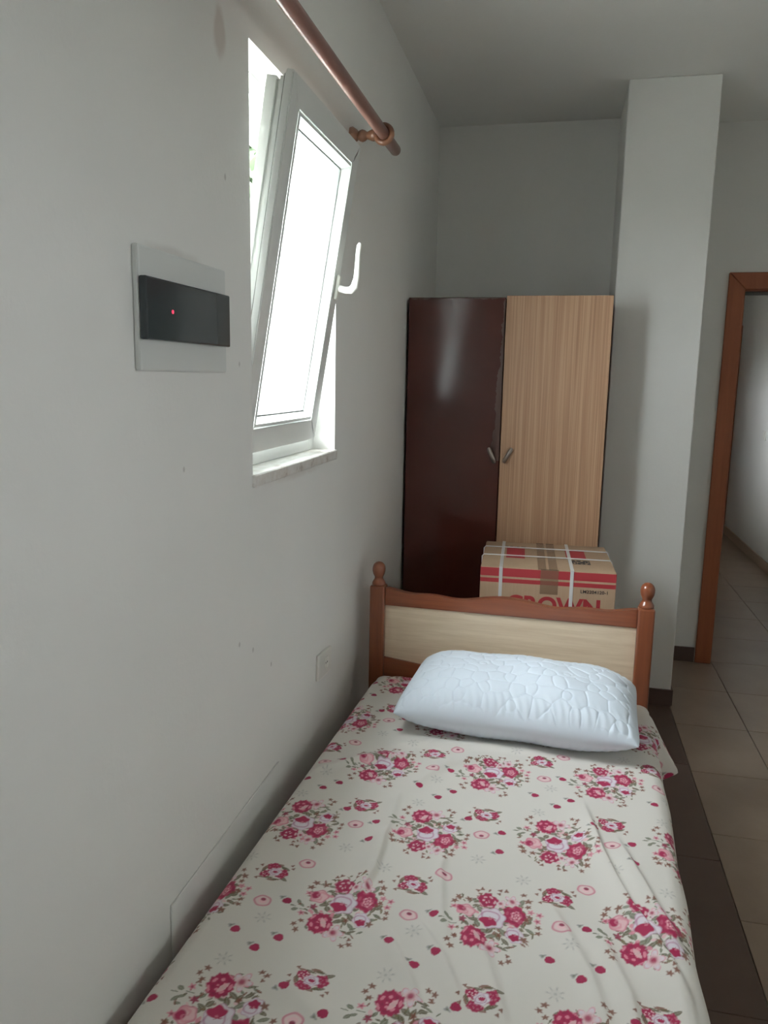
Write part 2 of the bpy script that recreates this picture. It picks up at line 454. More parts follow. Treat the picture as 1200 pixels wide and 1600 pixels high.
# handle, lever turned up
hy, hz = SY1 - 0.030, 0.452
bm = bmesh.new(); box(bm, (0.0, hy - 0.015, hz - 0.036), (0.011, hy + 0.015, hz + 0.036), 0.006, 3)
hb = from_bm('handle_plate', bm, M['pvc_aged'], sash, smooth=True, angle=0.6)
bm = bmesh.new()
tube(bm, [(0.008, hy, hz - 0.002), (0.030, hy, hz - 0.004), (0.046, hy, hz - 0.002), (0.056, hy, hz + 0.010), (0.058, hy, hz + 0.034), (0.055, hy, hz + 0.065), (0.051, hy, hz + 0.10), (0.050, hy, hz + 0.125), (0.051, hy, hz + 0.132)],
     [0.010, 0.010, 0.0112, 0.0115, 0.009, 0.0078, 0.0072, 0.0070, 0.004], 14)
from_bm('handle', bm, M['pvc_aged'], sash, smooth=True, angle=0.9)

# ------------------------------------------------------------------ wardrobe
wx0, wx1, wyf, wh = -0.672, 0.192, 3.480, 1.872
wx = (wx0 + wx1) / 2
ward = empty('wardrobe', (wx, wyf, 0), label='two-door wardrobe, one door dark maroon and the other pale striped wood', cat='wardrobe')
hw = (wx1 - wx0) / 2
# dark glossy door with chipped veneer along its meeting edge
t = NT('dark_maroon_laminate').base((0.075, 0.026, 0.021), 0.22)
v = t.coord(); sp = t.n('ShaderNodeSeparateXYZ'); t.l(v, sp.inputs[0])
n1 = t.noise(v, 9.0, 5, 0.7); n2 = t.noise(v, 2.0, 3)
cbase = t.ramp(n2, [(0.3, (0.075, 0.022, 0.017)), (0.7, (0.098, 0.030, 0.023))])
edge = t.math('ADD', t.math('SUBTRACT', sp.outputs['X'], -0.055), t.math('MULTIPLY', t.math('SUBTRACT', n1, 0.5), 0.07))
zi = t.n('ShaderNodeMapRange'); zi.interpolation_type = 'SMOOTHSTEP'; t.l(sp.outputs['Z'], zi.inputs['Value'])
zi.inputs['From Min'].default_value = 1.10; zi.inputs['From Max'].default_value = 1.26
chip = t.math('MULTIPLY', t.math('GREATER_THAN', t.math('ADD', edge, t.math('MULTIPLY', t.math('SUBTRACT', 1.45, sp.outputs['Z']), 0.05)), 0.030), t.math('GREATER_THAN', sp.outputs['Z'], 1.17))
topchip = t.math('GREATER_THAN', t.math('ADD', sp.outputs['Z'], t.math('MULTIPLY', t.math('SUBTRACT', n1, 0.5), 0.05)), wh - 0.006)
mask = t.math('MAXIMUM', chip, topchip)
t.col(t.mix(mask, cbase, (0.088, 0.040, 0.028)))
t.rgh(t.math('ADD', 0.13, t.math('MULTIPLY', mask, 0.22)))
t.bump(t.math('ADD', t.math('MULTIPLY', mask, -1.0), t.math('MULTIPLY', n2, 0.15)), 0.25, 0.002)
M['maroon'] = t.m
# pale door with fine vertical stripes
t = NT('pale_striped_veneer').base((0.4, 0.25, 0.15), 0.42)
v = t.coord('Object', (210, 210, 1.6)); w1 = t.noise(v, 1.0, 2, 0.5)
v2 = t.coord('Object', (26, 26, 0.7)); w2 = t.noise(v2, 1.0, 3, 0.6)
c = t.ramp(w1, [(0.36, (0.40, 0.225, 0.130)), (0.5, (0.52, 0.31, 0.185)), (0.66, (0.67, 0.45, 0.29))])
c = t.mix(0.5, c, t.ramp(w2, [(0.3, (0.42, 0.24, 0.14)), (0.7, (0.60, 0.38, 0.235))]))
t.col(c); t.bump(w1, 0.1, 0.001)
M['striped'] = t.m
M['carcass'] = wood('brown_wardrobe_side', (0.12, 0.055, 0.035), (0.17, 0.08, 0.05), 0.4, 'z')
WD = 0.56
boxobj('side_panel', (-hw, 0.02, 0.0), (-hw + 0.018, WD, wh - 0.004), M['carcass'], ward, 0.001)
boxobj('side_panel', (hw - 0.018, 0.02, 0.0), (hw, WD, wh - 0.004), M['carcass'], ward, 0.001)
boxobj('top_panel', (-hw + 0.018, 0.02, wh - 0.022), (hw - 0.018, WD, wh - 0.004), M['carcass'], ward, 0.001)
boxobj('back_panel', (-hw + 0.018, WD - 0.006, 0.06), (hw - 0.018, WD, wh - 0.022), M['carcass'], ward)
boxobj('plinth', (-hw + 0.018, 0.04, 0.0), (hw - 0.018, 0.055, 0.07), M['carcass'], ward)
xm = -0.25 - wx
d1 = boxobj('door', (-hw, 0.0, 0.07), (xm - 0.002, 0.019, wh), M['maroon'], ward, 0.0015)
d1['label'] = 'dark maroon glossy door with chipped edge'
# its coordinates are used by the chip mask: move the origin to the meeting edge
for vv in d1.data.vertices: vv.co.x -= xm
d1.location.x = xm
d2 = boxobj('door', (xm + 0.002, -0.003, 0.07), (hw, 0.016, wh + 0.006), M['striped'], ward, 0.0015)
d2['label'] = 'pale vertically striped wooden door'
def handle(parent, cx, cz, dx, dz, yoff):
    bm = bmesh.new()
    L = Vector((dx, 0, dz)).normalized(); c0 = Vector((cx, yoff - 0.021, cz))
    n_ = 9; P = []; Rr = []
    for k in range(n_):
        s_ = -1 + 2 * k / (n_ - 1)
        P.append(c0 + L * (0.036 * s_) + Vector((0, 0.007 * s_ * s_, 0))); Rr.append(0.009 if abs(s_) < 0.99 else 0.006)
    tube(bm, P, Rr, 10, 0.7)
    for s_ in (-0.6, 0.6):
        q = c0 + L * (0.036 * s_)
        tube(bm, [(q.x, yoff + 0.001, q.z), (q.x, yoff - 0.018, q.z)], 0.004, 8)
    return from_bm('handle', bm, M['nickel'], parent, smooth=True, angle=0.8)
handle(d1, -0.034, 1.195, 0.45, -1.0, 0.0)
handle(d2, xm + 0.036, 1.198, 0.55, 1.0, -0.003)

# ------------------------------------------------------------------ cardboard box
bw, bd, bh = 0.500, 0.47, 0.830
bx = empty('cardboard_box', (-0.012, 2.912, 0), math.radians(2.6), label='large brown cardboard carton with red bands and white strapping, behind the headboard', cat='box')
t = NT('printed_cardboard').base((0.42, 0.29, 0.19), 0.75)
v = t.coord(); sp = t.n('ShaderNodeSeparateXYZ'); t.l(v, sp.inputs[0])
f = t.noise(v, 7, 5); g = t.noise(t.coord('Object', (160, 160, 1.5)), 1.0, 2)
card = t.mix(0.25, t.ramp(f, [(0.3, (0.42, 0.285, 0.185)), (0.7, (0.49, 0.345, 0.23))]), t.ramp(g, [(0.3, (0.40, 0.27, 0.17)), (0.7, (0.50, 0.36, 0.24))]))
def band(lo, hi): return t.math('MULTIPLY', t.math('GREATER_THAN', sp.outputs['Z'], lo), t.math('LESS_THAN', sp.outputs['Z'], hi))
topface = t.math('GREATER_THAN', sp.outputs['Z'], bh - 0.0015)
red = t.math('ADD', band(bh - 0.036, bh - 0.004), band(bh - 0.060, bh - 0.044))
def rect(x0, x1, y0, y1):
    k = t.math('MULTIPLY', t.math('GREATER_THAN', sp.outputs['X'], x0), t.math('LESS_THAN', sp.outputs['X'], x1))
    k2 = t.math('MULTIPLY', t.math('GREATER_THAN', sp.outputs['Y'], y0), t.math('LESS_THAN', sp.outputs['Y'], y1))
    return t.math('MULTIPLY', topface, t.math('MULTIPLY', k, k2))
red = t.math('ADD', red, t.math('ADD', rect(-0.158, -0.085, 0.165, 0.35), rect(0.078, 0.155, 0.20, 0.36)))
c = t.mix(red, card, (0.42, 0.035, 0.045))
blk = t.math('ADD', t.math('MULTIPLY', rect(-0.165, -0.08, 0.365, 0.385), t.math('GREATER_THAN', t.noise(t.coord('Object', (90, 8, 1)), 1.0, 2), 0.45)), t.math('MULTIPLY', rect(0.082, 0.165, 0.115, 0.18), t.math('GREATER_THAN', t.noise(t.coord('Object', (70, 60, 1)), 1.0, 2), 0.42)))
c = t.mix(blk, c, (0.035, 0.03, 0.03))
t.col(c); t.bump(f, 0.06, 0.004)
M['card'] = t.m
bm = bmesh.new(); box(bm, (-bw / 2, 0, 0), (bw / 2, bd, bh), 0.006, 2)
from_bm('carton', bm, M['card'], bx, smooth=True, angle=0.5)
t = NT('brown_packing_tape').base((0.33, 0.21, 0.135), 0.25, Alpha=0.55); M['tape'] = t.m
M['strap'] = plain('white_plastic_strap', (0.72, 0.72, 0.72), 0.35)
M['print_red'] = plain('red_print', (0.42, 0.035, 0.045), 0.7)
M['print_black'] = plain('black_print', (0.05, 0.04, 0.04), 0.7)
e = 0.0008
bm = bmesh.new(); box(bm, (-0.026, -e, bh - 0.095), (0.040, 0.002, bh)); box(bm, (-0.036, -e, bh - 0.002), (-0.006, bd + e, bh + e)); box(bm, (0.004, -e, bh - 0.002), (0.036, bd + e, bh + e))
from_bm('tape', bm, M['tape'], bx)
for x in (-0.173, 0.089):                                     # straps round the front and over the top
    bm = bmesh.new(); o_ = 0.0022
    box(bm, (x - 0.0065, -o_, 0.0), (x + 0.0065, -0.0003, bh + o_), 0.0005)
    box(bm, (x - 0.0065, -o_, bh + 0.0003), (x + 0.0065, bd + o_, bh + o_), 0.0005)
    box(bm, (x - 0.0065, bd + 0.0003, 0.0), (x + 0.0065, bd + o_, bh + o_), 0.0005)
    from_bm('strap', bm, M['strap'], bx)
for y in (0.19, 0.345):                                       # thin cords across the top
    bm = bmesh.new()
    tube(bm, [(-bw / 2 - 0.003, y, bh * 0.4), (-bw / 2 - 0.003, y, bh - 0.004), (-bw / 2 + 0.004, y, bh + 0.004), (-0.1, y, bh + 0.0045), (0.1, y, bh + 0.0045), (bw / 2 - 0.004, y, bh + 0.004), (bw / 2 + 0.003, y, bh - 0.004), (bw / 2 + 0.003, y, bh * 0.4)], 0.0024, 8)
    from_bm('cord', bm, M['strap'], bx, smooth=True)
def lettering(txt, size, x, z, mat, parent, xs=1.0, off=0.0, sp_=1.0):
    cu = bpy.data.curves.new('lettering', 'FONT'); cu.body = txt; cu.size = size; cu.offset = off; cu.extrude = 0.0003; cu.space_character = sp_
    tmp = bpy.data.objects.new('tmp_text', cu); C.objects.link(tmp)
    bpy.context.view_layer.update()
    me = bpy.data.meshes.new_from_object(tmp.evaluated_get(bpy.context.evaluated_depsgraph_get()))
    bpy.data.objects.remove(tmp); me.materials.clear(); me.materials.append(mat)
    me.name = 'lettering'
    o = link('lettering', me, None, parent, (x, -0.0006, z)); o.rotation_euler = (R90, 0, 0); o.scale = (xs, 1, 1)
    return o
lettering('CROWN', 0.088, -0.148, bh - 0.168, M['print_red'], bx, 1.0, 0.0030, 1.0)
lettering('LM2204120-1', 0.0175, 0.122, bh - 0.082, M['print_black'], bx, 1.0, 0.00025, 1.05)

# ------------------------------------------------------------------ bed
BYAW = -math.radians(2.0)
bed = empty('single_bed', (-0.145, 2.65, 0), BYAW, label='single bed with cherry wood posts and pale pine headboard panel', cat='bed')
PZ = 0.788
for u in (-0.461, 0.461):
    bm = bmesh.new(); box(bm, (u - 0.027, -0.014, 0.0), (u + 0.027, 0.040, PZ), 0.006, 2)
    post = from_bm('post', bm, M['bedwood'], bed)
    bm = bmesh.new()
    prof = [(0.0235, 0.0), (0.0245, 0.004), (0.0235, 0.010), (0.0205, 0.016), (0.0165, 0.022), (0.0150, 0.027), (0.0155, 0.031), (0.0185, 0.037), (0.0215, 0.044), (0.0232, 0.053), (0.0235, 0.061), (0.0222, 0.069), (0.0185, 0.077), (0.012, 0.083), (0.005, 0.0855)]
    lathe(bm, prof, 28, (u, 0.013, PZ - 0.001))
    from_bm('finial', bm, M['bedwood'], post, smooth=True)
top = [(0.0, 0.781), (0.04, 0.779), (0.08, 0.773), (0.125, 0.764), (0.165, 0.759), (0.19, 0.760), (0.225, 0.765), (0.265, 0.769), (0.30, 0.767), (0.335, 0.765), (0.365, 0.768), (0.40, 0.777), (0.434, 0.782)]
xs_ = np.linspace(-0.436, 0.436, 97); xt = np.array([p[0] for p in top]); zt = np.array([p[1] for p in top])
zs_ = np.interp(np.abs(xs_), xt, zt); zs_ = np.convolve(np.pad(zs_, 3, mode='edge'), np.ones(7) / 7, 'valid')
bm = bmesh.new(); prism(bm, [(-0.436, 0.716), (0.436, 0.716)] + list(zip(xs_[::-1], zs_[::-1])), 0.0, 0.026, 'y')
bmesh.ops.bevel(bm, geom=[e_ for e_ in bm.edges if abs(e_.verts[0].co.y - e_.verts[1].co.y) < 1e-6], offset=0.004, segments=2, affect='EDGES')
from_bm('top_rail', bm, M['bedwood_h'], bed)
boxobj('panel', (-0.436, 0.008, 0.46), (0.436, 0.018, 0.722), M['pine'], bed)
xs2 = np.linspace(-0.436, 0.436, 41); zl = 0.500 + 0.022 * np.clip((np.abs(xs2) - 0.24) / 0.2, 0, 1)
bm = bmesh.new(); prism(bm, [(-0.436, 0.30), (0.436, 0.30)] + list(zip(xs2[::-1], zl[::-1])), 0.0, 0.026, 'y')
bmesh.ops.bevel(bm, geom=[e_ for e_ in bm.edges if abs(e_.verts[0].co.y - e_.verts[1].co.y) < 1e-6], offset=0.004, segments=2, affect='EDGES')
from_bm('bottom_rail', bm, M['bedwood_h'], bed)
boxobj('side_rail', (-0.448, -1.96, 0.17), (-0.424, -0.014, 0.29), M['bedwood'], bed, 0.003)
boxobj('side_rail', (0.452, -1.96, 0.17), (0.476, -0.014, 0.29), M['bedwood'], bed, 0.003)
for u in (-0.436, 0.464):
    boxobj('foot_leg', (u - 0.025, -2.01, 0.0), (u + 0.025, -1.96, 0.33), M['bedwood'], bed, 0.004)
boxobj('foot_rail', (-0.411, -1.995, 0.17), (0.439, -1.97, 0.29), M['bedwood_h'], bed, 0.003)
for k in range(10):
    v_ = -0.12 - k * 0.195
    boxobj('slat', (-0.424, v_ - 0.035, 0.262), (0.452, v_ + 0.035, 0.280), M['pine'], bed, 0.002)

MU0, MU1, MV0, MV1, MT = -0.452, 0.494, -1.950, -0.024, 0.474    # mattress extents in bed coordinates, top height
bed_m = Matrix.Translation((-0.145, 2.65, 0)) @ Matrix.Rotation(BYAW, 4, 'Z')
bm = bmesh.new(); box(bm, (MU0 + 0.004, MV0 + 0.004, 0.280), (MU1 - 0.004, MV1 - 0.004, MT - 0.004), 0.03, 4)
mat_ = from_bm('mattress', bm, plain('mattress_ticking', (0.72, 0.70, 0.66), 0.8), None, smooth=True, angle=0.9)
mat_.matrix_world = bed_m
tag(mat_, 'mattress under the rose-printed sheet on the single bed', 'mattress')

# ---- printed sheet: one draped cloth, its rose print stored as dye colours in the weave
rng = np.random.default_rng(7)
DU, DV = 0.0017, 0.0020
drop = 0.165
su = np.arange(MU0 - drop, MU1 + 0.135 + DU, DU)
sv = np.concatenate([np.arange(MV0 - 0.12, -1.74, 0.012), np.arange(-1.74, MV1 + 0.09, DV)])
nu, nv = len(su), len(sv)
CREAM = np.array([0.735, 0.70, 0.65])
img = np.ones((nv, nu, 3)) * CREAM
FU = np.array([0.42, 0.010, 0.078]); FU2 = np.array([0.30, 0.008, 0.06]); PK = np.array([0.72, 0.25, 0.33]); PP = np.array([0.80, 0.52, 0.55])
LAV = np.array([0.77, 0.71, 0.77]); PUR = np.array([0.36, 0.12, 0.24]); BR = np.array([0.20, 0.055, 0.030]); BR2 = np.array([0.24, 0.085, 0.048])
OL = np.array([0.13, 0.105, 0.045]); GR = np.array([0.17, 0.18, 0.11]); GY = np.array([0.36, 0.35, 0.34])
def sm(a, b, x):
    t_ = np.clip((x - a) / (b - a), 0, 1); return t_ * t_ * (3 - 2 * t_)
def paint(cx, cy, rx, ry, rot, fn, flip=1):
    R_ = max(rx, ry) * 1.25
    i0, i1 = np.searchsorted(su, cx - R_), np.searchsorted(su, cx + R_)
    j0, j1 = np.searchsorted(sv, cy - R_), np.searchsorted(sv, cy + R_)
    if i1 - i0 < 2 or j1 - j0 < 2: return
    X, Y = np.meshgrid(su[i0:i1] - cx, (sv[j0:j1] - cy) * flip)
    c_, s_ = math.cos(rot), math.sin(rot)
    x = (X * c_ + Y * s_) / rx; y = (-X * s_ + Y * c_) / ry
    r = np.hypot(x, y); th = np.arctan2(y, x)
    col, al = fn(x, y, r, th)
    al = np.clip(al, 0, 1)[..., None]
    img[j0:j1, i0:i1] = img[j0:j1, i0:i1] * (1 - al) + col * al
def mixc(a, b, k): k = np.clip(k, 0, 1)[..., None]; return a * (1 - k) + b * k
def rose(c1, c2, ph, n=5, rag=0.10, ang=2.0):
    def fn(x, y, r, th):
        edge = 1 + rag * np.sin(n * th + ph) + rag * 0.5 * np.sin((n * 2 + 1) * th + 2 * ph)
        al = sm(1.0, 0.84, r / edge)
        sp_ = np.sin(11 * r + ang * th + ph) * 0.6 + np.sin(5 * th - 7 * r + ph * 2) * 0.4
        k = sm(0.30, 0.60, sp_) * sm(1.05, 0.75, r)
        col = mixc(c1, c2, k)
        col = mixc(col, FU2, sm(-0.35, -0.8, sp_) * 0.8)
        return col, al
    return fn
def white_rose(ph, fux, fuy, fr_=0.55):
    def fn(x, y, r, th):
        edge = 1 + 0.09 * np.sin(6 * th + ph)
        q = r / edge
        al = sm(1.0, 0.9, q)
        col = LAV * np.ones(x.shape + (3,))
        line = np.exp(-((q - 0.93) / 0.06) ** 2) * 0.7 + np.exp(-((np.hypot(x + 0.1, y - 0.05) - 0.60 - 0.06 * np.sin(3 * th)) / 0.07) ** 2) * 0.9 + np.exp(-((np.sin(3 * th + 5 * q + ph)) / 0.12) ** 2) * 0.35 * sm(0.5, 0.7, q)
        col = mixc(col, PUR * 1.3, line * 0.8)
        d = np.hypot((x - fux) / fr_, (y - fuy) / (fr_ * 0.72))
        col = mixc(col, FU, sm(1.05, 0.8, d + 0.12 * np.sin(7 * th)))
        col = mixc(col, PK, sm(0.5, 0.3, np.hypot((x - fux - .15) / .3, (y - fuy - .25) / .2)) * 0.7)
        return col, al
    return fn
def pink_rose(ph):
    def fn(x, y, r, th):
        edge = 1 + 0.08 * np.sin(5 * th + ph); q = r / edge
        al = sm(1.0, 0.88, q)
        col = PP * np.ones(x.shape + (3,)) * 1.02
        col = mixc(col, PK * 0.9, np.exp(-((q - 0.88) / 0.10) ** 2))
        col = mixc(col, FU, sm(0.75, 0.45, np.hypot((x + 0.42) / 0.75, (y - 0.1) / 0.85)))
        col = mixc(col, PK, sm(0.2, 0.8, np.sin(8 * q + 2 * th + ph)) * 0.6)
        return col, al
    return fn
def star(c1, c2, n=5, ph=0.0, depth=0.42):
    def fn(x, y, r, th):
        edge = 0.80 + 0.26 * np.cos(n * th + ph)
        al = sm(1.10, 0.60, r / edge)
        return mixc(c1, c2, sm(0.5, 0.1, r)), al * 0.92
    return fn
def leaf(c1):
    def fn(x, y, r, th):
        w = (1 - x * x) * (0.95 + 0.1 * x)
        al = sm(1.05, 0.7, np.abs(y) / np.maximum(w, 0.03)) * (np.abs(x) < 1)
        return mixc(c1, CREAM * 0.8, np.exp(-(y / 0.12) ** 2) * 0.35), al * 0.9
    return fn
def lily(ph):
    def fn(x, y, r, th):
        edge = 0.45 + 0.5 * np.abs(np.cos(2.5 * th + ph)) ** 1.5
        q = r / edge
        al = sm(1.05, 0.9, q) * 0.9
        col = mixc(PP, LAV, sm(0.2, 0.8, r)); col = mixc(col, FU, sm(0.42, 0.1, r))
        col = mixc(col, PK, np.exp(-((q - 0.95) / 0.1) ** 2) * 0.9)
        return col, al
    return fn
def ringf(ph):
    def fn(x, y, r, th):
        q = r / (1 + 0.03 * np.sin(5 * th + ph))
        al = sm(1.02, 0.9, q) * 0.95
        col = PP * 1.08 * np.ones(x.shape + (3,)); col = mixc(col, CREAM, sm(0.3, 0.6, q) * sm(0.85, 0.65, q) * 0.5)
        col = mixc(col, PK * 0.85, np.exp(-((q - 0.86) / 0.13) ** 2)); col = mixc(col, FU2, sm(0.34, 0.2, np.hypot(x, y + 0.25)))
        return col, al
    return fn
def starlet(ph):
    def fn(x, y, r, th):
        k = (np.abs(np.sin(3.5 * th + ph)) < 0.45) * np.exp(-((r - 0.75) / 0.22) ** 2) + np.exp(-(r / 0.18) ** 2) * 1.3 + 0.25 * np.exp(-((r - 0.45) / 0.15) ** 2)
        return GY * np.ones(x.shape + (3,)), np.clip(k, 0, 1) * 0.55
    return fn
KX, KY = 0.236 / 1200, 0.250 / 1000
def bouquet(cu, cv, flip):
    r_ = np.random.default_rng(int(abs(cu * 1000)) + int(abs(cv * 777)))
    def P(cx, cy): return cu + (cx - 560) * KX, cv - (cy - 510) * KY * flip
    def put(cx, cy, rx, ry, rot, fn):
        a_, b_ = P(cx, cy); paint(a_, b_, rx * KX, ry * KY, rot, fn, flip)
    for cx, cy, L, w, ro in ((440, 390, 60, 34, -.7), (385, 350, 45, 22, .3), (380, 530, 60, 26, .5), (430, 570, 50, 30, -1.1), (500, 640, 62, 30, .2), (585, 680, 66, 26, .6), (690, 610, 60, 30, -.9),
                             (850, 340, 50, 28, -.5), (835, 230, 70, 26, 1.3), (920, 440, 50, 36, .9), (945, 540, 58, 20, -.5), (905, 590, 55, 20, .3), (650, 665, 60, 26, -1.2), (725, 705, 60, 22, -.8), (560, 620, 60, 28, 1.1),
                             (500, 350, 70, 26, -.4), (650, 330, 50, 24, .6), (350, 480, 60, 20, -.6), (330, 620, 46, 18, -1.0), (290, 600, 60, 14, -.6), (700, 780, 70, 14, -.3), (760, 760, 50, 14, .5), (370, 290, 40, 18, 0), (640, 560, 50, 30, .4), (880, 480, 60, 20, 1.2), (700, 500, 40, 40, 0)):
        put(cx, cy, L, w, ro, leaf(OL if r_.random() < 0.65 else GR))
    for cx, cy, L, w, ro in ((115, 545, 46, 20, -1.0), (105, 640, 40, 24, .4), (155, 575, 44, 16, -.6), (70, 600, 40, 9, -.1), (200, 625, 70, 6, .1), (340, 420, 40, 12, 0)):
        put(cx, cy, L, w, ro, leaf(GR))
    for _ in range(85):                                      # loose sprigs between the roses
        an, rr = r_.random() * 6.283, 90 + 330 * r_.random() ** 0.7
        put(560 + 1.05 * rr * math.cos(an), 500 + 0.92 * rr * math.sin(an), r_.uniform(18, 42), r_.uniform(7, 14), r_.random() * 3.1, leaf((OL, GR, BR2, OL * 1.6)[r_.integers(4)]))
    for _ in range(14):
        an, rr = r_.random() * 6.283, 120 + 240 * r_.random()
        put(560 + rr * math.cos(an), 500 + 0.9 * rr * math.sin(an), r_.uniform(24, 46), r_.uniform(12, 22), r_.random() * 3.1, leaf((PP, PK)[r_.integers(2)]))
    put(590, 810, 120, 105, 0.2, lily(0.3)); put(740, 225, 85, 95, 0.5, lily(1.2)); put(625, 270, 70, 60, 0, lily(0.6))
    put(490, 262, 112, 100, 0.2, rose(FU, PP * 0.9, 0.7, ang=1))
    put(780, 395, 128, 130, 0.1, rose(FU, FU * 0.7 + PK * 0.3, 2.1)); put(795, 400, 60, 66, 0, rose(PK * 0.8 + FU * 0.2, PP, 1.0))
    put(565, 470, 140, 130, 0.1, white_rose(0.4, -0.28, -0.36, 0.66))
    put(290, 440, 106, 88, 0.0, pink_rose(0.5))
    put(805, 615, 90, 90, 0.3, white_rose(1.7, -0.10, -0.30, 0.62))
    put(425, 742, 136, 124, 0.0, rose(FU, PK, 0.2, 11, 0.06)); put(455, 730, 30, 66, 0.5, leaf(PP))
    for cx, cy, s_ in ((190, 280, 42), (300, 285, 40), (160, 345, 42), (372, 155, 26), (415, 125, 28), (405, 192, 24), (602, 104, 28), (665, 100, 30), (595, 150, 24), (902, 195, 44), (906, 266, 34), (848, 120, 34), (898, 645, 46), (1025, 485, 34), (1030, 548, 34), (236, 757, 32), (180, 806, 34), (225, 862, 38), (768, 850, 26), (785, 902, 36), (722, 930, 34), (930, 385, 34), (900, 420, 26)):
        put(cx, cy, s_, s_, r_.random() * 3, star(BR2, BR, 5 if s_ > 30 else 3, r_.random() * 3))
    put(285, 575, 46, 44, 0.2, star(FU * 0.8, FU2, 5)); put(940, 325, 44, 36, 0, star(PK, PK * 0.8)); put(660, 650, 34, 36, 0, star(BR2, BR))
    for cx, cy in ((170, 420), (195, 672), (1028, 345), (1012, 418)): put(cx, cy, 42, 38, r_.random() * 3, star(PK, FU * 0.9))
def posy(cu, cv, flip):
    k = 0.034
    def put(x, y, rx, ry, rot, fn): paint(cu + x * k, cv + y * k * flip, rx * k, ry * k, rot, fn, flip)
    for x, y, ro in ((-.55, -.55, .3), (.1, -.75, .1), (.55, .45, -.4), (-.7, .35, 1), (.75, -.55, -.5), (0, .7, .2)): put(x, y, 0.40, 0.16, ro, leaf(BR2 if x < 0.2 else OL))
    put(-0.25, 0.52, 0.46, 0.38, 0, rose(FU, PK * 0.7, 0.4)); put(0.52, -0.10, 0.42, 0.50, 0, rose(FU, PK * 0.7, 1.4)); put(-0.52, -0.24, 0.40, 0.40, 0, rose(FU, PP, 2.2))
    put(0.02, 0.02, 0.44, 0.42, 0, white_rose(0.5, 0.0, 0.0, 0.42))
    for x, y, ro in ((-.2, -.6, .2), (.4, .55, -.6), (-.75, .1, 1.2), (.3, -.7, .1)): put(x, y, 0.34, 0.10, ro, leaf(OL))
    for x, y in ((-1.05, .5), (1.05, .55), (-.95, -.75), (.9, .85), (-1.2, 0.0)): put(x, y, 0.16, 0.14, x, star(BR2, BR, 3))
def rosebud(cu, cv, flip):
    paint(cu, cv, 0.0105, 0.0098, 0, rose(FU, FU * 0.8, cu * 9, 3, 0.07), flip); paint(cu - 0.013, cv + 0.008 * flip, 0.009, 0.006, 0.6, star(GY, GR, 3), flip)
A1 = np.array([0.2958, 0.040]); A2 = np.array([-0.1150, -0.3115]); B0 = np.array([0.0445, -0.662])
for j in range(-3, 5):
    fl = 1 if j % 2 == 0 else -1
    for i in range(-4, 5):
        c_ = B0 + A1 * i + A2 * j
        if not (MU0 - 0.3 < c_[0] < MU1 + 0.3 and -1.95 < c_[1] < 0.2): continue
        bouquet(c_[0], c_[1], fl)
        s_ = c_ + np.array([0.0085, -0.204])
        posy(s_[0], s_[1], -fl)
        offs = [(-0.04, -0.028), (0.045, -0.067), (0.048, -0.144)] if fl > 0 else [(0.060, -0.080), (-0.006, -0.183), (0.084, -0.185), (0.051, -0.221)]
        for o_ in offs: rosebud(s_[0] + o_[0], s_[1] + o_[1], -fl)
        for o_ in (((0.0, -0.089),) if fl > 0 else ((0.058, 0.045), (0.012, -0.094))): paint(s_[0] + o_[0], s_[1] + o_[1], 0.020, 0.017, 0.1, ringf(i), fl)
        for o_ in (((0.005, -0.184), (0.108, -0.231)) if fl > 0 else ((0.032, -0.139), (0.008, -0.262))): paint(s_[0] + o_[0], s_[1] + o_[1], 0.017, 0.017, 0.1, starlet(i + j), fl)

# drape
SU, SV = np.meshgrid(su, sv)
r_b, Rc = 0.034, 0.07
ax0, ax1, ay0, ay1 = MU0 + r_b + Rc, MU1 - r_b - Rc, MV0 + r_b + Rc, MV1 - r_b - Rc
cx = np.clip(SU, ax0, ax1); cy = np.clip(SV, ay0, ay1)
ddx, ddy = SU - cx, SV - cy
dist = np.hypot(ddx, ddy); dsafe = np.maximum(dist, 1e-9)
nx, ny = ddx / dsafe, ddy / dsafe
d = dist - Rc
phi = np.clip(d / r_b, 0, math.pi / 2)
off = np.where(d > 0, r_b * np.sin(phi), d)
dz = np.where(d > 0, r_b * (1 - np.cos(phi)), 0) + np.maximum(d - r_b * math.pi / 2, 0)
px = np.where(dist > 1e-6, cx + nx * (Rc + off), SU); py = np.where(dist > 1e-6, cy + ny * (Rc + off), SV)
pz = MT - dz
hang = np.maximum(d, 0)
# sheet corner flaring outwards beside the pillow; gentle waves on the hanging side
rside = sm(0.55, 0.95, nx)
flare = 0.50 * sm(-0.04, -0.23, SV) * sm(-0.305, -0.245, SV)
wave = 0.10 + 0.10 * np.sin(SV * 17.0 + 0.6) * sm(-0.4, -0.6, SV) + 0.16 * np.exp(-((SV + 1.33) / 0.09) ** 2)
hr = np.maximum(hang - 0.02, 0)
px += rside * hr * (flare + wave * sm(-0.30, -0.45, SV))
pz += rside * hr * flare * 0.30
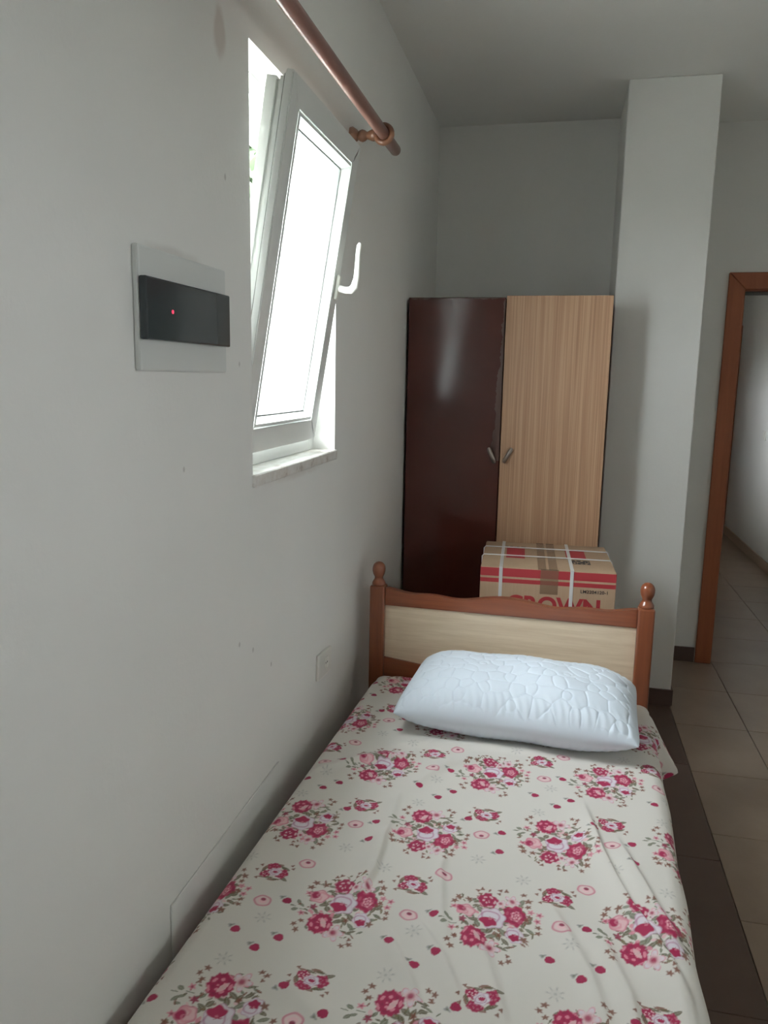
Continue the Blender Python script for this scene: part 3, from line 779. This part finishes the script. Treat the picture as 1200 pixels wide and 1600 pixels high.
# folds on the top: (points), height, width
def fold(pts, hgt, wid, asym=0.0):
    global pz
    best = np.full(SU.shape, 9.0); sgn = np.zeros(SU.shape); tt = np.zeros(SU.shape); n_ = len(pts) - 1
    for k in range(n_):
        (u0, v0), (u1, v1) = pts[k], pts[k + 1]
        ex, ey = u1 - u0, v1 - v0; L2 = ex * ex + ey * ey
        t_ = np.clip(((SU - u0) * ex + (SV - v0) * ey) / L2, 0, 1)
        qx, qy = SU - (u0 + ex * t_), SV - (v0 + ey * t_); q = np.hypot(qx, qy)
        up = q < best
        best = np.where(up, q, best); sgn = np.where(up, np.sign(ex * qy - ey * qx), sgn); tt = np.where(up, (k + t_) / n_, tt)
    w = np.where(sgn > 0, wid * (1 + asym), wid * (1 - asym))
    env = sm(0, 0.25, tt) * sm(1.0, 0.75, tt)
    pz = pz + 1.25 * hgt * env * np.exp(-(best / w) ** 2) * sm(0.03, -0.01, d)
def F(L): return [(u + v * 0.0174, v) for u, v in L]
fold(F([(0.285, -0.70), (0.318, -0.845), (0.341, -0.957), (0.371, -1.055), (0.398, -1.131), (0.447, -1.229), (0.492, -1.342), (0.512, -1.45)]), 0.017, 0.022, -0.6)
fold(F([(0.365, -0.84), (0.409, -0.997), (0.443, -1.097), (0.475, -1.186), (0.50, -1.25)]), 0.013, 0.022, -0.55)
fold(F([(-0.15, -0.98), (-0.138, -1.08), (-0.133, -1.16), (-0.140, -1.26)]), 0.014, 0.018, -0.6)
fold(F([(-0.165, -0.80), (-0.150, -0.95), (-0.143, -1.06)]), 0.006, 0.018, -0.4)
fold(F([(-0.16, -0.83), (-0.072, -0.64), (0.05, -0.565)]), 0.008, 0.026, 0.3)
fold(F([(-0.452, -0.79), (-0.37, -0.751), (-0.314, -0.695), (-0.24, -0.650), (-0.12, -0.60)]), 0.011, 0.020, 0.5)
fold(F([(0.0, -1.03), (0.004, -1.12), (0.033, -1.243), (0.066, -1.345)]), 0.007, 0.016, -0.4)
fold(F([(-0.08, -1.30), (0.016, -1.442), (0.075, -1.56)]), 0.007, 0.018, -0.4)
fold(F([(-0.02, -1.27), (0.058, -1.365), (0.12, -1.48)]), 0.007, 0.016, -0.4)
fold(F([(0.23, -1.14), (0.321, -1.334), (0.36, -1.47)]), 0.007, 0.018, -0.4)
fold(F([(0.33, -1.20), (0.391, -1.374), (0.41, -1.50)]), 0.008, 0.018, -0.4)
fold(F([(0.03, -1.17), (0.14, -1.356), (0.20, -1.52)]), 0.006, 0.018, -0.4)
fold(F([(-0.30, -0.60), (-0.15, -0.53), (0.05, -0.50), (0.30, -0.52)]), 0.006, 0.024, 0.2)
fold(F([(-0.25, -1.5), (-0.10, -1.55), (0.0, -1.66)]), 0.006, 0.03, 0.2)
pz += 0.0016 * np.sin(SU * 31 + 2.0 * np.sin(SV * 7)) * np.sin(SV * 19 + 1.5 * np.sin(SU * 9)) * sm(0.03, -0.03, d)
verts = np.stack([px, py, pz], -1).reshape(-1, 3).astype(np.float32)
ii = np.arange((nv - 1) * (nu - 1)); a_ = (ii // (nu - 1)) * nu + ii % (nu - 1)
quads = np.stack([a_, a_ + 1, a_ + nu + 1, a_ + nu], -1).astype(np.int32)
def grid_mesh(name, verts, quads):
    me = bpy.data.meshes.new(name)
    me.vertices.add(len(verts)); me.vertices.foreach_set('co', np.ascontiguousarray(verts, dtype=np.float32).ravel())
    me.loops.add(quads.size); me.loops.foreach_set('vertex_index', np.ascontiguousarray(quads, dtype=np.int32).ravel())
    me.polygons.add(len(quads)); me.polygons.foreach_set('loop_start', np.arange(0, quads.size, 4, dtype=np.int32))
    me.polygons.foreach_set('use_smooth', np.ones(len(quads), dtype=bool))
    me.update(calc_edges=True); me.validate()
    return me
me = grid_mesh('floral_sheet', verts, quads)
ca = me.color_attributes.new('print', 'FLOAT_COLOR', 'POINT')
rgba = np.ones((nv * nu, 4), dtype=np.float32); rgba[:, :3] = img.reshape(-1, 3)
ca.data.foreach_set('color', rgba.ravel())
t = NT('rose_printed_cotton').base((0.735, 0.70, 0.65), 0.75)
at = t.n('ShaderNodeAttribute'); at.attribute_name = 'print'
t.col(at.outputs['Color'])
t.bump(t.noise(t.coord('Object'), 700, 2), 0.08, 0.0006)
t.b.inputs['Sheen Weight'].default_value = 0.1
sheet = link('floral_sheet', me, t.m); sheet.matrix_world = bed_m
tag(sheet, 'cream bed sheet printed with pink rose bouquets, draped over the mattress', 'bed sheet')

# ------------------------------------------------------------------ pillow
pw, pd, pt = 0.715, 0.445, 0.168
nx_, ny_ = 360, 230
gx = np.linspace(-1, 1, nx_); gy = np.linspace(-1, 1, ny_)
GX, GY_ = np.meshgrid(gx, gy)
# square to pillow outline: sides slightly hollow between the corners
X0 = GX * pw / 2 * (1 - 0.022 * np.abs(GY_) ** 7 - 0.018 * (1 - GY_ ** 2)); Y0 = GY_ * pd / 2 * (1 - 0.035 * np.abs(GX) ** 7 - 0.040 * (1 - GX ** 2))
prof = (np.clip(1 - np.abs(GX) ** 4.6, 0, 1) ** 0.58) * (np.clip(1 - np.abs(GY_) ** 2.7, 0, 1) ** 0.58)
prof = prof * (1 + 0.06 * np.sin(GX * 4.0 + 0.7) * np.cos(GY_ * 2.2) + 0.035 * np.sin(GX * 9 + GY_ * 3))
pr_ = np.random.default_rng(3)
cent = []
for a in np.arange(-pw / 2, pw / 2 + 0.03, 0.048):
    for b_ in np.arange(-pd / 2, pd / 2 + 0.03, 0.048):
        cent.append((a + pr_.uniform(-.015, .015) + (0.02 if int(round(b_ / 0.048)) % 2 else 0), b_ + pr_.uniform(-.015, .015), pr_.uniform(0.55, 1.6)))
f1 = np.full(GX.shape, 9.0); f2 = f1.copy()
for a, b_, w in cent:
    q = np.hypot(X0 - a, Y0 - b_) / w
    f2 = np.minimum(f2, np.maximum(f1, q)); f1 = np.minimum(f1, q)
gap = f2 - f1
quilt = -0.0024 * np.exp(-(gap / 0.0026) ** 2) + 0.0016 * (1 - np.exp(-(gap / 0.012) ** 2))
edge_w = sm(1.0, 0.93, np.abs(GX)) * sm(1.0, 0.90, np.abs(GY_))
pucker = 0.0016 * np.sin(X0 * 260 + 3 * np.sin(Y0 * 40)) * sm(0.55, 0.95, np.abs(GY_)) * sm(1.0, 0.93, np.abs(GY_))
zt_ = pt * 0.64 * prof + (quilt + pucker) * edge_w
zb_ = -pt * 0.36 * np.minimum(prof, 0.66) / 0.66 + pucker * 0.6
T_ = np.stack([X0, Y0, zt_], -1).reshape(-1, 3); B_ = np.stack([X0, Y0, zb_], -1).reshape(-1, 3)
ii = np.arange((ny_ - 1) * (nx_ - 1)); a_ = (ii // (nx_ - 1)) * nx_ + ii % (nx_ - 1)
Q = np.stack([a_, a_ + 1, a_ + nx_ + 1, a_ + nx_], -1)
N_ = nx_ * ny_
bmask = (np.abs(GX) > 0.9999) | (np.abs(GY_) > 0.9999)
mapb = np.where(bmask.ravel(), np.arange(N_), np.arange(N_) + N_)
Qb = mapb[Q[:, ::-1]]
me = grid_mesh('pillow', np.concatenate([T_, B_]), np.concatenate([Q, Qb]))
t = NT('white_quilted_cotton').base((0.76, 0.84, 0.93), 0.7)
t.bump(t.noise(t.coord('Object'), 500, 2), 0.06, 0.0006)
t.b.inputs['Sheen Weight'].default_value = 0.15
pil = link('pillow', me, t.m)
pil.location = (-0.075, 2.352, MT + pt * 0.36 + 0.010)
pil.rotation_euler = (math.radians(1.5), 0.0, math.radians(-3.5))
tag(pil, 'white quilted pillow lying against the headboard', 'pillow')

# ------------------------------------------------------------------ curtain rod
RX, RZ = -0.5795, 2.268
rod = empty('curtain_rod', (XL, 2.03, RZ), label='brown wooden curtain rod on two turned brackets above the window', cat='curtain rod')
bm = bmesh.new(); lathe(bm, [(0.015, -1.00), (0.018, -0.996), (0.018, 0.668), (0.0165, 0.675), (0.012, 0.679)], 28, (RX - XL, 0, 0), 'y')
from_bm('pole', bm, M['rod'], rod, smooth=True, angle=0.7)
for y in (-0.49, 0.492):
    bm = bmesh.new()
    lathe(bm, [(0.026, 0.0), (0.027, 0.006), (0.018, 0.020), (0.011, 0.026)], 8, (0, y, 0), 'x')
    lathe(bm, [(0.010, 0.022), (0.016, 0.030), (0.0185, 0.038), (0.016, 0.046), (0.011, 0.053), (0.0125, 0.058), (0.016, 0.066), (0.018, 0.074), (0.016, 0.08)], 20, (0, y, -0.002), 'x')
    br = from_bm('bracket', bm, M['bracket'], rod, smooth=True, angle=0.6)
    bm = bmesh.new(); n1_, n2_ = 30, 12
    vv = [[bm.verts.new((RX - XL + (0.0255 + 0.0085 * math.cos(2 * math.pi * j / n2_)) * math.cos(2 * math.pi * i / n1_), y + 0.0125 * math.sin(2 * math.pi * j / n2_), (0.0255 + 0.0085 * math.cos(2 * math.pi * j / n2_)) * math.sin(2 * math.pi * i / n1_))) for j in range(n2_)] for i in range(n1_)]
    for i in range(n1_):
        for j in range(n2_): bm.faces.new((vv[i][j], vv[(i + 1) % n1_][j], vv[(i + 1) % n1_][(j + 1) % n2_], vv[i][(j + 1) % n2_]))
    from_bm('bracket_ring', bm, M['bracket'], br, smooth=True)

# ------------------------------------------------------------------ fuse box, socket, wall hatch, switch
fb = empty('fuse_box', (XL, 1.355, 1.632), label='white fuse box with smoked dark door and red light, beside the window', cat='fuse box')
boxobj('housing', (0, -0.170, -0.101), (0.013, 0.170, 0.101), M['fusebox'], fb, 0.004, 2)
dr = boxobj('door', (0.0132, -0.172, -0.050), (0.027, 0.158, 0.051), M['smoke'], fb, 0.003, 2)
bm = bmesh.new(); lathe(bm, [(0.0035, 0.0), (0.0033, 0.001), (0.002, 0.0015)], 12, (0.027, -0.085, 0.0), 'x')
from_bm('indicator_light', bm, M['led'], dr)

so = empty('wall_socket', (XL, 2.245, 0.640), label='white wall socket low on the wall beside the headboard', cat='socket')
so.rotation_euler = (math.radians(-5), 0, 0)
pl = boxobj('plate', (0, -0.068, -0.041), (0.010, 0.068, 0.041), M['switch'], so, 0.004, 2)
bm = bmesh.new()
lathe(bm, [(0.0205, 0.0102), (0.0215, 0.012), (0.0205, 0.0135), (0.0185, 0.012), (0.0180, 0.0105)], 28, (0, 0.014, 0), 'x')
from_bm('socket_rim', bm, M['switch'], pl, smooth=True)
for y in (0.006, 0.022):
    bm = bmesh.new(); lathe(bm, [(0.0028, 0.0), (0.0028, 0.0006)], 10, (0.0104, y, 0.0), 'x')
    from_bm('socket_hole', bm, M['socket_dark'], pl)

boxobj_h = boxobj('wall_hatch', (0, -0.30, -0.16), (0.004, 0.30, 0.16), M['wall'], None, 0.002, 1, (XL, 1.545, 0.352))
tag(boxobj_h, 'flush painted access hatch low on the wall beside the bed', 'hatch')

sw = empty('light_switch', (HX, 7.26, 1.09), label='small white light switch on the hall wall seen through the doorway', cat='light switch')
boxobj('plate', (-0.010, -0.042, -0.042), (0, 0.042, 0.042), M['switch'], sw, 0.003, 2)
boxobj('rocker', (-0.015, -0.024, -0.024), (-0.0101, 0.024, 0.024), M['pvc_aged'], sw, 0.002, 2)

# ------------------------------------------------------------------ outside the window
bm = bmesh.new(); box(bm, (-12.0, 12.0, -3.0), (-3.2, 16.0, 9.0))
tag(from_bm('neighbour_house', bm, plain('lilac_render', (0.10, 0.092, 0.105), 0.9)), 'lilac neighbouring house seen through the window gap', 'building')
tree = empty('added_tree', (-2.5, 8.0, -3.0), label='leafy green tree added behind the window glass to dim and tint the pane', cat='tree')  # tree added to darken and green the bright view through the pane
bm = bmesh.new(); tube(bm, [(0, 0, 0), (0.05, 0.02, 1.5), (0.0, 0.0, 3.2), (-0.05, 0.0, 5.0)], [0.16, 0.13, 0.10, 0.05], 12)
from_bm('trunk', bm, plain('tree_bark', (0.09, 0.07, 0.05), 0.9), tree, smooth=True)
tr_ = np.random.default_rng(11); NL = 14000
dirs = tr_.normal(size=(NL, 3)); dirs /= np.linalg.norm(dirs, axis=1)[:, None]
cc = dirs * (tr_.random(NL) ** 0.45)[:, None] * np.array([1.25, 1.2, 2.5]) + np.array([0, 0, 5.3])
a1 = tr_.normal(size=(NL, 3)); a1 /= np.linalg.norm(a1, axis=1)[:, None]
a2 = np.cross(a1, tr_.normal(size=(NL, 3))); a2 /= np.linalg.norm(a2, axis=1)[:, None]
lv = np.stack([cc - a1 * 0.10, cc + a2 * 0.05, cc + a1 * 0.10, cc - a2 * 0.05], 1).reshape(-1, 3)
me = grid_mesh('foliage', lv, np.arange(NL * 4).reshape(-1, 4))
fo = link('foliage', me, plain('leaf_green', (0.075, 0.115, 0.06), 0.6), tree); fo['kind'] = 'stuff'

bm = bmesh.new(); box(bm, (-40, -40, -3.3), (-0.9, 40, -3.0))
box(bm, (2.6, -40, -3.3), (40, 40, -3.0))
struct(from_bm('floor_outside', bm, plain('pale_paving', (0.50, 0.50, 0.46), 0.9)))
